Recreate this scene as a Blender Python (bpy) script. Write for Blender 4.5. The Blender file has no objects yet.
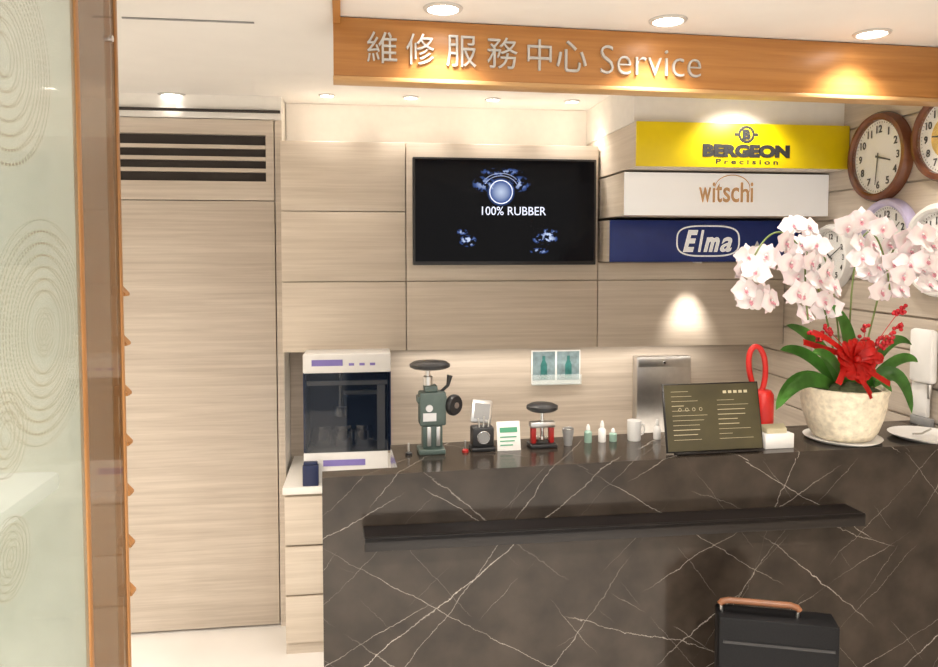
import bpy, bmesh, math, random
from mathutils import Matrix, Vector, Euler
random.seed(7)
S=bpy.context.scene
COL=S.collection
S.view_settings.view_transform='Standard'
# ------------------------------------------------------------ camera
F=750.0; TH=math.radians(7.5); PT=math.radians(2.8); SH=-47/938.0
CAMP=Vector((0,0,1.65))
CR=Matrix.Rotation(-TH,3,'Z')@Matrix.Rotation(math.pi/2-PT,3,'X')
cd=bpy.data.cameras.new('camera'); cam=bpy.data.objects.new('camera',cd); COL.objects.link(cam)
cd.lens=36*F/938; cd.sensor_width=36; cd.shift_y=SH; cd.clip_start=0.02
cam.matrix_world=Matrix.Translation(CAMP)@CR.to_4x4(); S.camera=cam
def ray(px,py):
    return (CR@Vector(((px-469)/F,(333.5-py)/F+SH*938/F,-1)))
def U(px,py,axis,val):
    d=ray(px,py); i='XYZ'.index(axis); t=(val-CAMP[i])/d[i]; return CAMP+d*t
def UP(px,py,p,n):
    d=ray(px,py); t=(p-CAMP).dot(n)/d.dot(n); return CAMP+d*t
T=Matrix.Translation
def RX(a): return Matrix.Rotation(math.radians(a),4,'X')
def RY(a): return Matrix.Rotation(math.radians(a),4,'Y')
def RZ(a): return Matrix.Rotation(math.radians(a),4,'Z')
# ------------------------------------------------------------ materials
def mk(name):
    m=bpy.data.materials.new(name); m.use_nodes=True; nt=m.node_tree
    return m,nt,nt.nodes['Principled BSDF']
def pbr(name,col,rough=0.5,metal=0,emit=None,es=0,var=0.06,scale=30,bump=0,alpha=1,trans=0,coat=0,spec=0.5):
    m,nt,b=mk(name); N=nt.nodes; L=nt.links
    tc=N.new('ShaderNodeTexCoord'); no=N.new('ShaderNodeTexNoise'); no.inputs['Scale'].default_value=scale; no.inputs['Detail'].default_value=4
    L.new(tc.outputs['Object'],no.inputs['Vector'])
    r=N.new('ShaderNodeValToRGB'); c=col
    r.color_ramp.elements[0].position=.3; r.color_ramp.elements[1].position=.7
    r.color_ramp.elements[0].color=(c[0]*(1-var),c[1]*(1-var),c[2]*(1-var),1)
    r.color_ramp.elements[1].color=(min(1,c[0]*(1+var)),min(1,c[1]*(1+var)),min(1,c[2]*(1+var)),1)
    L.new(no.outputs['Fac'],r.inputs['Fac']); L.new(r.outputs['Color'],b.inputs['Base Color'])
    b.inputs['Roughness'].default_value=rough; b.inputs['Metallic'].default_value=metal
    b.inputs['Alpha'].default_value=alpha; b.inputs['Transmission Weight'].default_value=trans; b.inputs['Coat Weight'].default_value=coat
    b.inputs['Specular IOR Level'].default_value=spec
    if emit: b.inputs['Emission Color'].default_value=(*emit,1); b.inputs['Emission Strength'].default_value=es
    if bump:
        bu=N.new('ShaderNodeBump'); bu.inputs['Strength'].default_value=bump; bu.inputs['Distance'].default_value=.01
        L.new(no.outputs['Fac'],bu.inputs['Height']); L.new(bu.outputs['Normal'],b.inputs['Normal'])
    return m
def wood(name,c1,c2,sc=(1.2,1.2,45),rough=.45,mul=.3):
    m,nt,b=mk(name); N=nt.nodes; L=nt.links
    tc=N.new('ShaderNodeTexCoord'); mp=N.new('ShaderNodeMapping'); mp.inputs['Scale'].default_value=sc
    no=N.new('ShaderNodeTexNoise'); no.inputs['Scale'].default_value=1.6; no.inputs['Detail'].default_value=8; no.inputs['Roughness'].default_value=.65; no.inputs['Distortion'].default_value=.4
    L.new(tc.outputs['Object'],mp.inputs['Vector']); L.new(mp.outputs['Vector'],no.inputs['Vector'])
    r=N.new('ShaderNodeValToRGB'); e=r.color_ramp.elements
    e[0].position=.32; e[0].color=(*c1,1); e[1].position=.68; e[1].color=(*c2,1)
    L.new(no.outputs['Fac'],r.inputs['Fac'])
    mp2=N.new('ShaderNodeMapping'); mp2.inputs['Scale'].default_value=tuple(s*.18 if s>10 else s*.7 for s in sc)
    n2=N.new('ShaderNodeTexNoise'); n2.inputs['Scale'].default_value=2; n2.inputs['Detail'].default_value=3
    L.new(tc.outputs['Object'],mp2.inputs['Vector']); L.new(mp2.outputs['Vector'],n2.inputs['Vector'])
    mx=N.new('ShaderNodeMix'); mx.data_type='RGBA'; mx.blend_type='MULTIPLY'; mx.inputs[0].default_value=mul
    r2=N.new('ShaderNodeValToRGB'); r2.color_ramp.elements[0].position=.3; r2.color_ramp.elements[1].position=.7
    r2.color_ramp.elements[0].color=(.65,.62,.58,1); r2.color_ramp.elements[1].color=(1,1,1,1)
    L.new(n2.outputs['Fac'],r2.inputs['Fac']); L.new(r.outputs['Color'],mx.inputs[6]); L.new(r2.outputs['Color'],mx.inputs[7])
    L.new(mx.outputs[2],b.inputs['Base Color']); b.inputs['Roughness'].default_value=rough
    return m
def mathf(nt):
    N=nt.nodes; L=nt.links
    def math_(op,a,bv=None,c=None):
        n=N.new('ShaderNodeMath'); n.operation=op
        for i,v in enumerate((a,bv,c)):
            if v is None: continue
            if isinstance(v,(int,float)): n.inputs[i].default_value=v
            else: L.new(v,n.inputs[i])
        return n.outputs[0]
    return math_
def marble():
    m,nt,b=mk('dark_marble'); N=nt.nodes; L=nt.links
    tc=N.new('ShaderNodeTexCoord'); math_=mathf(nt)
    nz=N.new('ShaderNodeTexNoise'); nz.inputs['Scale'].default_value=3.0; nz.inputs['Detail'].default_value=9; nz.inputs['Roughness'].default_value=.7
    L.new(tc.outputs['Object'],nz.inputs['Vector'])
    sep=N.new('ShaderNodeSeparateXYZ'); L.new(tc.outputs['Object'],sep.inputs[0])
    X,Z=sep.outputs['X'],sep.outputs['Z']; Y=sep.outputs['Y']
    zz=math_('ADD',Z,math_('MULTIPLY',Y,.8))
    nzc=math_('SUBTRACT',nz.outputs['Fac'],.5)
    total=None
    k=0
    for ax,az,fr,w,amp,msc,lo,st in ((.62,.78,2.1,.0038,.07,1.3,.47,1),(-.62,.78,1.8,.0032,.08,1.7,.46,1),(.93,-.36,1.3,.0016,.08,1.1,.48,.7),(-.50,.87,3.3,.0040,.06,2.0,.49,.7),(.5,.87,3.7,.0045,.06,2.2,.49,.7),(-.80,.6,2.9,.0032,.07,2.3,.49,.7),(.75,.66,5.3,.0045,.06,3,.51,.45),(-.70,.71,5.9,.0045,.06,3.2,.51,.45),(.25,.97,2.3,.0030,.08,2.6,.51,.6)):
        v=math_('ADD',math_('MULTIPLY',X,ax),math_('MULTIPLY',zz,az))
        v=math_('ADD',v,math_('MULTIPLY',nzc,amp))
        v=math_('FRACT',math_('MULTIPLY',math_('ADD',v,7.13+k*.37),fr))
        d=math_('ABSOLUTE',math_('SUBTRACT',v,.5))
        mr=N.new('ShaderNodeMapRange'); L.new(d,mr.inputs[0]); mr.inputs[1].default_value=0; mr.inputs[2].default_value=w; mr.inputs[3].default_value=st; mr.inputs[4].default_value=0
        mn=N.new('ShaderNodeTexNoise'); mn.noise_dimensions='4D'; mn.inputs['W'].default_value=k*3.7+1.1; mn.inputs['Scale'].default_value=msc; mn.inputs['Detail'].default_value=2
        L.new(tc.outputs['Object'],mn.inputs['Vector'])
        mm=N.new('ShaderNodeMapRange'); L.new(mn.outputs['Fac'],mm.inputs[0]); mm.inputs[1].default_value=lo; mm.inputs[2].default_value=lo+.09
        val=math_('MULTIPLY',mr.outputs[0],mm.outputs[0]); total=val if total is None else math_('MAXIMUM',total,val); k+=1
    base=N.new('ShaderNodeValToRGB'); e=base.color_ramp.elements; e[0].position=.32; e[0].color=(.024,.018,.014,1); e[1].position=.72; e[1].color=(.052,.040,.031,1)
    n3=N.new('ShaderNodeTexNoise'); n3.inputs['Scale'].default_value=9; n3.inputs['Detail'].default_value=9; L.new(tc.outputs['Object'],n3.inputs['Vector']); L.new(n3.outputs['Fac'],base.inputs['Fac'])
    mx=N.new('ShaderNodeMix'); mx.data_type='RGBA'; L.new(math_('MULTIPLY',total,.85),mx.inputs[0]); L.new(base.outputs['Color'],mx.inputs[6]); mx.inputs[7].default_value=(.62,.56,.50,1)
    L.new(mx.outputs[2],b.inputs['Base Color']); b.inputs['Roughness'].default_value=.16; b.inputs['Specular IOR Level'].default_value=.38
    return m
M_wall=wood('oak_veneer',(.50,.425,.35),(.65,.57,.485))
M_cab=wood('oak_cabinet',(.62,.53,.43),(.76,.67,.565))
M_beam=wood('honey_wood',(.42,.175,.045),(.56,.26,.075),sc=(1.2,1.2,30),rough=.4)
M_beam2=wood('honey_edge',(.56,.31,.12),(.68,.42,.19),sc=(1.2,1.2,30),rough=.4)
M_frame=wood('orange_wood',(.36,.155,.045),(.52,.25,.085),sc=(30,30,1.2),rough=.35)
M_marble=marble()
M_white=pbr('white_paint',(.88,.85,.80),.6,var=.02)
M_ceil=pbr('ceiling_paint',(.85,.83,.80),.7,var=.015,scale=8)
M_wht=pbr('white_plastic',(.86,.85,.83),.35,var=.02)
M_whtglow=pbr('white_added_glow',(.90,.89,.87),.35,var=.01,emit=(1,.97,.94),es=.22)  # white with glow added to brighten panel, letters and shelf; no lamp inside
M_ring=pbr('lamp_ring',(.60,.58,.55),.4)
M_silver=pbr('silver_letter',(.60,.595,.58),.32,metal=.45)
M_black=pbr('black_plastic',(.018,.018,.02),.35)
M_case=pbr('black_leatherette',(.007,.007,.008),.5,var=.3,scale=200,spec=.2)
M_blackm=pbr('black_metal',(.010,.008,.008),.3,spec=.4)
M_steel=pbr('brushed_steel',(.66,.65,.64),.3,metal=1)
M_chrome=pbr('chrome',(.8,.8,.8),.1,metal=1)
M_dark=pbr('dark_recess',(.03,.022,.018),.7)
M_yel=pbr('yellow_panel',(.86,.66,.0),.4,var=.02)
M_blue=pbr('blue_panel',(.008,.028,.2),.35,var=.05)
M_navy=pbr('navy_plastic',(.02,.03,.09),.35)
M_brownt=pbr('tan_letter',(.70,.42,.20),.5)
M_red=pbr('red_plastic',(.6,.02,.015),.35)
M_redd=pbr('dark_red_enamel',(.35,.015,.012),.3)
M_ribbon=pbr('red_ribbon',(.62,.012,.008),.4,var=.2)
M_berry=pbr('red_berry',(.5,.01,.02),.25)
M_green=pbr('leaf_green',(.10,.28,.05),.35,var=.45,scale=14)
M_stem=pbr('stem_green',(.16,.22,.06),.5)
M_bud=pbr('lip_pink',(.78,.38,.45),.5,var=.2)
M_pot=pbr('crackled_ceramic',(.76,.68,.53),.5,var=.18,scale=60,bump=.4)
M_tool=pbr('tool_green',(.075,.11,.10),.4,var=.1)
M_lens=pbr('lamp_lens',(1,1,1),.5,emit=(1,.95,.87),es=14)
M_screenw=pbr('screen_white',(.6,.7,1),.5,emit=(.78,.82,.95),es=.9)
M_screend=pbr('screen_dim',(.3,.35,.5),.5,emit=(.30,.38,.62),es=.7)
M_clockb=wood('walnut_frame',(.13,.04,.02),(.22,.08,.035),sc=(6,6,6),rough=.25)
M_clockf=pbr('clock_face',(.88,.87,.85),.5,var=.01)
M_purple=pbr('lilac_plastic',(.55,.50,.72),.4)
M_gold=pbr('gold_dial',(.62,.42,.12),.35,metal=.3,var=.3,scale=40)
M_ink=pbr('black_ink',(.02,.02,.02),.6)
M_floor=pbr('glossy_tile',(.88,.85,.81),.12,var=.03,scale=3)
M_plaque=pbr('plaque_face',(.055,.047,.020),.3,var=.3,scale=8)
M_paleink=pbr('pale_ink',(.52,.47,.32),.5)
M_teal=pbr('muted_print',(.20,.27,.29),.3,var=.3,scale=35)
M_tealb=pbr('bottle_print',(.04,.16,.15),.3,var=.3,scale=35)
M_greenb=pbr('pale_green_bottle',(.30,.46,.38),.25)
M_greeni=pbr('green_print',(.08,.35,.2),.4)
M_soil=pbr('moss',(.05,.06,.02),.9,var=.4,scale=90)
M_violet=pbr('violet_strip',(.25,.2,.55),.4)
M_grey=pbr('grey_plastic',(.3,.3,.3),.4)
M_beige=pbr('beige_panel',(.74,.73,.67),.5)
M_hwood=pbr('handle_wood',(.20,.08,.035),.35,var=.2)
def glassm(name,col,a,rough=.05,spec=.5):
    m=bpy.data.materials.new(name); m.use_nodes=True; nt=m.node_tree; N=nt.nodes; L=nt.links
    b=N['Principled BSDF']; b.inputs['Base Color'].default_value=(*col,1); b.inputs['Roughness'].default_value=rough; b.inputs['Specular IOR Level'].default_value=spec
    no=N.new('ShaderNodeTexNoise'); no.inputs['Scale'].default_value=3
    mr=N.new('ShaderNodeMapRange'); mr.inputs[3].default_value=a*.93; mr.inputs[4].default_value=min(1,a*1.07)
    L.new(no.outputs['Fac'],mr.inputs[0]); L.new(mr.outputs[0],b.inputs['Alpha'])
    return m
M_smoke=glassm('smoked_glass',(.010,.018,.035),.5,.03)
M_bronze=glassm('bronze_glass',(.24,.13,.055),.62,.05,.35)
M_clear=glassm('clear_acrylic',(.8,.9,.9),.25)
M_cl=glassm('clock_glass',(1,1,1),.04)
def swirl():
    m,nt,b=mk('patterned_glass'); N=nt.nodes; L=nt.links
    tc=N.new('ShaderNodeTexCoord'); mth=mathf(nt); total=None
    for cy,cz,r0,R,fq in CENT:
        s=N.new('ShaderNodeVectorMath'); s.operation='SUBTRACT'; L.new(tc.outputs['Object'],s.inputs[0]); s.inputs[1].default_value=(0,cy,cz)
        sx=N.new('ShaderNodeSeparateXYZ'); L.new(s.outputs[0],sx.inputs[0])
        y_,z_=sx.outputs['Y'],sx.outputs['Z']
        r2=mth('SQRT',mth('ADD',mth('MULTIPLY',y_,y_),mth('MULTIPLY',z_,z_)))
        an=mth('ARCTAN2',z_,y_)
        ring=mth('LESS_THAN',mth('ABSOLUTE',mth('SUBTRACT',mth('FRACT',mth('MULTIPLY',r2,fq)),.5)),.09)
        dots=mth('GREATER_THAN',mth('SINE',mth('MULTIPLY',an,90)),-.6)
        v=mth('MULTIPLY',mth('MULTIPLY',ring,dots),mth('MULTIPLY',mth('LESS_THAN',r2,R),mth('GREATER_THAN',r2,r0)))
        total=v if total is None else mth('MAXIMUM',total,v)
    mx=N.new('ShaderNodeMix'); mx.data_type='RGBA'; L.new(total,mx.inputs[0]); mx.inputs[6].default_value=(.44,.52,.44,1); mx.inputs[7].default_value=(.42,.32,.16,1)
    L.new(mx.outputs[2],b.inputs['Base Color']); b.inputs['Roughness'].default_value=.05
    L.new(mth('ADD',.38,mth('MULTIPLY',total,.20)),b.inputs['Alpha'])
    return m
# ------------------------------------------------------------ mesh builder
class MB:
    def __init__(s): s.bm=bmesh.new()
    def _add(s,verts,faces,M=None,mi=0,smooth=False):
        vs=[s.bm.verts.new((M@Vector(v)) if M is not None else Vector(v)) for v in verts]
        for f in faces:
            try:
                fc=s.bm.faces.new([vs[i] for i in f]); fc.material_index=mi; fc.smooth=smooth
            except ValueError: pass
        return s
    def box(s,lo,hi,M=None,mi=0,bev=0):
        t=bmesh.new(); bmesh.ops.create_cube(t,size=1)
        lo=Vector(lo); hi=Vector(hi); c=(lo+hi)/2; d=hi-lo
        for v in t.verts: v.co=Vector((v.co.x*d.x+c.x,v.co.y*d.y+c.y,v.co.z*d.z+c.z))
        if bev: bmesh.ops.bevel(t,geom=list(t.edges),offset=bev,segments=2,affect='EDGES',profile=.5)
        t.verts.index_update()
        s._add([v.co.copy() for v in t.verts],[[v.index for v in f.verts] for f in t.faces],M,mi); t.free(); return s
    def lathe(s,prof,seg=32,M=None,mi=0,smooth=True):
        vs=[];fs=[];n=len(prof)
        for r,z in prof:
            for i in range(seg):
                a=2*math.pi*i/seg; vs.append((max(r,1e-5)*math.cos(a),max(r,1e-5)*math.sin(a),z))
        for j in range(n-1):
            for i in range(seg):
                k=(i+1)%seg; fs.append((j*seg+i,j*seg+k,(j+1)*seg+k,(j+1)*seg+i))
        if prof[0][0]>1e-4: fs.append(list(range(seg))[::-1])
        if prof[-1][0]>1e-4: fs.append([(n-1)*seg+i for i in range(seg)])
        return s._add(vs,fs,M,mi,smooth)
    def cyl(s,p0,p1,r,r2=None,seg=24,mi=0,smooth=True,M=None):
        p0=Vector(p0);p1=Vector(p1);d=p1-p0; q=d.to_track_quat('Z','Y').to_matrix().to_4x4()
        MM=T(p0)@q
        if M is not None: MM=M@MM
        r2=r if r2 is None else r2
        L=d.length; b=min(r,L)*.08
        return s.lathe([(r-b,0),(r,b),(r2,L-b),(max(r2-b,0),L)],seg,MM,mi,smooth)
    def sph(s,c,r,sc=(1,1,1),seg=20,mi=0,M=None):
        n=seg//2; prof=[(r*math.sin(math.pi*i/n),-r*math.cos(math.pi*i/n)) for i in range(n+1)]
        MM=T(Vector(c))@Matrix.Diagonal((*sc,1))
        if M is not None: MM=M@MM
        return s.lathe(prof,seg,MM,mi)
    def torus(s,R,r,M=None,mi=0,seg=40,rs=10,sz=1.0):
        vs=[];fs=[]
        for i in range(seg):
            a=2*math.pi*i/seg
            for j in range(rs):
                b=2*math.pi*j/rs; q=R+r*math.cos(b); vs.append((q*math.cos(a),q*math.sin(a),r*sz*math.sin(b)))
        for i in range(seg):
            for j in range(rs):
                fs.append((i*rs+j,((i+1)%seg)*rs+j,((i+1)%seg)*rs+(j+1)%rs,i*rs+(j+1)%rs))
        return s._add(vs,fs,M,mi,True)
    def tube(s,pts,r,seg=10,mi=0,closed=False,M=None):
        pts=[Vector(p) for p in pts]; n=len(pts); rr=r if isinstance(r,(list,tuple)) else [r]*n
        vs=[];fs=[];up=None
        for i,p in enumerate(pts):
            if closed: t=pts[(i+1)%n]-pts[i-1]
            else: t=pts[min(i+1,n-1)]-pts[max(i-1,0)]
            t.normalize()
            if up is None: up=t.orthogonal().normalized()
            up=(up-t*up.dot(t)); up.normalize(); w=t.cross(up)
            for j in range(seg):
                a=2*math.pi*j/seg; vs.append(p+(up*math.cos(a)+w*math.sin(a))*rr[i])
        for i in range(n if closed else n-1):
            for j in range(seg):
                k=(i+1)%n; fs.append((i*seg+j,i*seg+(j+1)%seg,k*seg+(j+1)%seg,k*seg+j))
        if not closed: fs.append(list(range(seg))[::-1]); fs.append([(n-1)*seg+j for j in range(seg)])
        return s._add(vs,fs,M,mi,True)
    def prism(s,poly,z0,z1,M=None,mi=0):
        n=len(poly); vs=[(p[0],p[1],z0) for p in poly]+[(p[0],p[1],z1) for p in poly]
        fs=[list(range(n))[::-1],[n+i for i in range(n)]]+[(i,(i+1)%n,n+(i+1)%n,n+i) for i in range(n)]
        return s._add(vs,fs,M,mi)
    def text(s,body,w,h,M,ext=.004,off=0,shear=0,mi=0):
        c=bpy.data.curves.new('t','FONT'); c.body=body; c.size=1; c.align_x='CENTER'; c.offset=off; c.shear=shear; c.extrude=.05; c.resolution_u=4
        o=bpy.data.objects.new('t',c); COL.objects.link(o)
        dg=bpy.context.evaluated_depsgraph_get(); me=bpy.data.meshes.new_from_object(o.evaluated_get(dg))
        bpy.data.objects.remove(o)
        if len(me.vertices)==0: return s
        xs=[v.co.x for v in me.vertices]; ys=[v.co.y for v in me.vertices]
        x0,x1,y0,y1=min(xs),max(xs),min(ys),max(ys)
        if w is None: w=h*(x1-x0)/(y1-y0)
        if h is None: h=w*(y1-y0)/(x1-x0)
        vs=[((v.co.x-(x0+x1)/2)/(x1-x0)*w,(v.co.y-(y0+y1)/2)/(y1-y0)*h,v.co.z/.05*ext) for v in me.vertices]
        s._add(vs,[list(p.vertices) for p in me.polygons],M,mi); bpy.data.meshes.remove(me); return s
    def mesh(s,name,mats,sm=None):
        bmesh.ops.recalc_face_normals(s.bm,faces=list(s.bm.faces))
        me=bpy.data.meshes.new(name); s.bm.to_mesh(me); s.bm.free()
        for m in (mats if isinstance(mats,(list,tuple)) else [mats]): me.materials.append(m)
        try: me.set_sharp_from_angle(angle=math.radians(40))
        except Exception: pass
        return me
def addpart(parent,p):
    name,mb,mat=p[0],p[1],p[2]; ex=p[3] if len(p)>3 else {}
    me=mb if isinstance(mb,bpy.types.Mesh) else mb.mesh(name,mat)
    o=bpy.data.objects.new(name,me); COL.objects.link(o)
    if parent: o.parent=parent
    if 'M' in ex: o.matrix_local=ex['M']
    if 'label' in ex: o['label']=ex['label']
    for c in ex.get('children',()): addpart(o,c)
    return o
def thing(name,label,cat,M,parts,group=None,kind=None):
    if len(parts)==1 and parts[0][0] is None:
        o=addpart(None,(name,)+tuple(parts[0][1:]))
    else:
        o=bpy.data.objects.new(name,None); o.empty_display_size=.05; COL.objects.link(o)
        for p in parts: addpart(o,p)
    o.matrix_world=M; o['label']=label; o['category']=cat
    if group: o['group']=group
    if kind: o['kind']=kind
    return o
I4=Matrix.Identity(4)
def structure(name,mb,mat,label,cat):
    o=addpart(None,(name,mb,mat)); o['kind']='structure'; o['label']=label; o['category']=cat; return o
# ------------------------------------------------------------ room
CZ=2.30; YB=3.50; YD=3.30; YC=3.22
XR=U(784,330,'Y',YC).x
XL=-2.4
structure('floor',MB().box((XL-.1,-1.6,-.1),(XR+.1,YB+.1,0)),M_floor,'glossy pale cream tiled floor','floor')
structure('ceiling',MB().box((XL-.1,-1.6,CZ),(XR+.1,YB+.1,CZ+.1)),M_ceil,'flat white painted ceiling','ceiling')
xc0=U(281,250,'Y',YC).x
zA=U(281,140,'Y',YC).z; zB=U(281,211,'Y',YC).z; zC=U(281,282,'Y',YC).z; zD=U(281,353,'Y',YC).z
structure('wall_back',MB().box((xc0+.002,YB,0),(XR,YB+.1,CZ)),M_wall,'pale oak veneer wall behind the work area','wall')
structure('wall_left',MB().box((XL-.1,-1.6,0),(XL,YD,CZ)),M_white,'plain white painted wall','wall')
xb=U(600,250,'Y',YC).x
structure('trim_6',MB().box((xc0+.004,YB-.06,zA-.05),(xb-.001,YB-.001,CZ-.001)),M_white,'white painted strip of wall above the cabinets','wall panel')
xd1=U(277,400,'Y',YD).x; xd0=U(100,400,'Y',YD).x; zt=U(200,200,'Y',YD).z; zh=U(200,119,'Y',YD).z
mb=MB().box((XL,YD,0),(xd0-.004,YB+.1,CZ)); mb.box((xd0-.004,YD,zh+.004),(xc0,YB+.1,CZ)); mb.box((xd1+.004,YD+.003,0),(xc0,YB+.1,zh+.004)); mb.box((xd0-.004,YD+.04,0),(xd1+.004,YB+.1,zh+.004))
structure('wall_side',mb,M_white,'white wall framing a tall wooden door','wall')
structure('trim_7',MB().box((xd1+.005,YD-.004,0),(xc0-.0005,YD+.002,zh)),M_wall,'narrow pale oak door jamb strip','trim')
structure('door_1',MB().box((xd0,YD-.005,.012),(xd1,YD+.03,zt-.004),bev=.002),M_wall,'tall pale oak flush door with horizontal grain','door')
zv1=U(200,134,'Y',YD).z; zv0=U(200,181,'Y',YD).z; xv1=U(266,160,'Y',YD).x
mb=MB().box((xd0,YD-.005,zt),(xd1,YD+.03,zv0)); mb.box((xd0,YD-.005,zv1),(xd1,YD+.03,zh)); mb.box((xv1,YD-.005,zv0),(xd1,YD+.03,zv1))
structure('trim_1',mb,M_wall,'pale oak transom panel above the door','panel')
sl=MB(); n=4; hh=(zv1-zv0)/n
for i in range(n-1):
    z=zv0+hh*i
    sl.box((xd0,YD+.0,z+hh*.80),(xv1-.002,YD+.022,z+hh*1.12))
thing('vent_grille','wooden louvre vent with dark slots above the door','vent',I4,[('recess',MB().box((xd0,YD+.024,zv0+.001),(xv1-.002,YD+.038,zv1-.001)),M_dark),('louvre',sl,M_wall)])
structure('trim_2',MB().box((XL,YD-.02,zh+.03),(xc0-.005,YD-.002,zh+.040)),M_dark,'thin dark line under the ceiling','trim')  # plain dark strip along the wall above the door
mb=MB().box((XR+.012,-.4,0),(XR+.1,YB+.1,CZ))
bh=.118; z=0
while z<CZ-.01:
    mb.box((XR,-.4,z+.004),(XR+.02,YB,min(z+bh-.004,CZ-.001))); z+=bh
structure('wall_right',mb,[M_wall],'pale oak slat wall with horizontal grooves','wall')
Yy,Yw,Yb=2.77,2.90,3.08
zy1=U(640,121,'Y',Yy).z; zy0=U(640,166,'Y',Yy).z; zw1=U(630,172,'Y',Yw).z; zw0=U(630,215,'Y',Yw).z; zb1=U(615,220,'Y',Yb).z; zb0=U(615,262,'Y',Yb).z
structure('trim_3',MB().box((xb,Yy+.04,zy1+.003),(XR-.001,YB-.001,CZ-.001)),M_white,'white painted bulkhead under the ceiling','bulkhead')
# ------------------------------------------------------------ upper cabinets
x1=U(406,250,'Y',YC).x; x2=U(598,250,'Y',YC).x
def cab(x0,x1,z0,z1,doors,lab):
    parts=[('body',MB().box((x0+.001,.02,z0),(x1-.001,YB-YC-.062,z1)),M_cab)]
    for a,b in doors: parts.append(('door',MB().box((x0+.002,0,a+.002),(x1-.002,.018,b-.002),bev=.0015),M_cab))
    return thing('wall_cabinet',lab,'cabinet',T((0,YC,0)),parts,'upper wall cabinets')
cab(xc0,x1,zD,zA,[(zD,zC),(zC,zB),(zB,zA)],'oak wall cabinet with three stacked flush doors')
cab(x1,x2,zD,zA,[(zD,zC),(zC,zA)],'oak wall cabinet carrying the television')
cab(x2,XR-.002,zD,zb0-.003+.0,[(zD,zC+.0),(zC,zb0-.004)],'long low oak wall cabinet below the coloured sign boxes')
def signbox(name,lab,Yf,z0,z1,mface,letters):
    yb=YB-.002
    parts=[('body',MB().box((xb,.012,z0),(XR-.003,yb-Yf,z1)),M_cab),('panel',MB().box((xb-.0,0,z0-.0),(XR-.003,.011,z1),bev=.001),mface)]
    parts+=letters
    thing(name,lab,'sign',T((0,Yf,0)),parts)
def FM(px,py,Y):
    p=U(px,py,'Y',Y); return T((p.x,0,p.z))@RX(90)
def wpx(px0,px1,py,Y): return U(px1,py,'Y',Y).x-U(px0,py,'Y',Y).x
def hpx(py0,py1,px,Y): return U(px,py0,'Y',Y).z-U(px,py1,'Y',Y).z
l=MB().text('BERGEON',wpx(703,790,151,Yy),hpx(144.5,157.5,746,Yy),FM(746.5,151,Yy),ext=.002,off=.07)
l2=MB().text('P r e c i s i o n',wpx(716,778,160,Yy),hpx(159,164,746,Yy),FM(747,161.8,Yy),ext=.001,off=.02)
R=hpx(125.5,143.5,746,Yy)/2; Me=FM(746.5,134.5,Yy)
em=MB().torus(R*.84,R*.16,Me,sz=.15); em.box((-R*1.4,-.006,-.0005),(-R*.9,.006,.0015),Me); em.box((R*.9,-.006,-.0005),(R*1.4,.006,.0015),Me)
em2=MB().text('B',R*1.0,R*1.15,Me,ext=.0022,off=.07)
signbox('sign_box','yellow sign box with black lettering and round emblem',Yy,zy0,zy1,M_yel,[('lettering',l,M_ink),('lettering',l2,M_ink),('emblem',em,M_ink),('emblem_letter',em2,M_ink)])
wl=[]
for ch,a,b,y0,y1 in (('w',699,711,188,203),('i',712.5,715,183,203),('t',716,722,184,203),('s',723,730,188,203),('c',731,739,188,203),('h',740.5,749,183,203),('i',750.5,753,183,203)):
    wl.append(('letter',MB().text(ch,wpx(a,b,192,Yw),hpx(y0,y1,726,Yw),FM((a+b)/2,(y0+y1)/2-.6,Yw),ext=.002,off=.012),M_brownt))
sw=MB(); c=U(730,188,'Y',Yw)
pts=[];
for i in range(25):
    a=math.radians(190-i*9.5); pts.append((c.x+.075*math.cos(a)+.01,-.002,c.z+.052*math.sin(a)))
sw.tube(pts,[.0008+.0014*math.sin(math.pi*i/24) for i in range(25)])
signbox('sign_box','white sign box with tan lettering and swoosh',Yw,zw0,zw1,M_whtglow,wl+[('swoosh',sw,M_brownt)])
l=MB()
for ch,a,b,y0,y1 in (('E',683,698,230,252),('l',698,704,230,252),('m',703.5,719.5,237,252),('a',720,732,237,252)):
    l.text(ch,wpx(a,b,241,Yb),hpx(y0,y1,709,Yb),FM((a+b)/2,(y0+y1)/2,Yb),ext=.002,off=(.022 if ch=='a' else .045),shear=.35)
ov=MB(); c=U(708,241,'Y',Yb); a_=wpx(677,739,241,Yb)/2; b_=hpx(226,256,709,Yb)/2
pts=[]
for i in range(64):
    t=2*math.pi*i/64; cx=math.copysign(abs(math.cos(t))**.6,math.cos(t)); sx=math.copysign(abs(math.sin(t))**.6,math.sin(t)); pts.append((c.x+a_*cx,-.002,c.z+b_*sx))
ov.tube(pts,.0035,closed=True,seg=6)
l3=MB().prism([(-.022,-.02),(.022,-.02),(.0,.022)],0,.002,M=FM(757,246,Yb))
signbox('sign_box','blue sign box with white italic lettering in an oval',Yb,zb0,zb1,M_blue,[('lettering',l,M_whtglow),('oval_outline',ov,M_whtglow),('emblem',l3,M_wht)])
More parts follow.
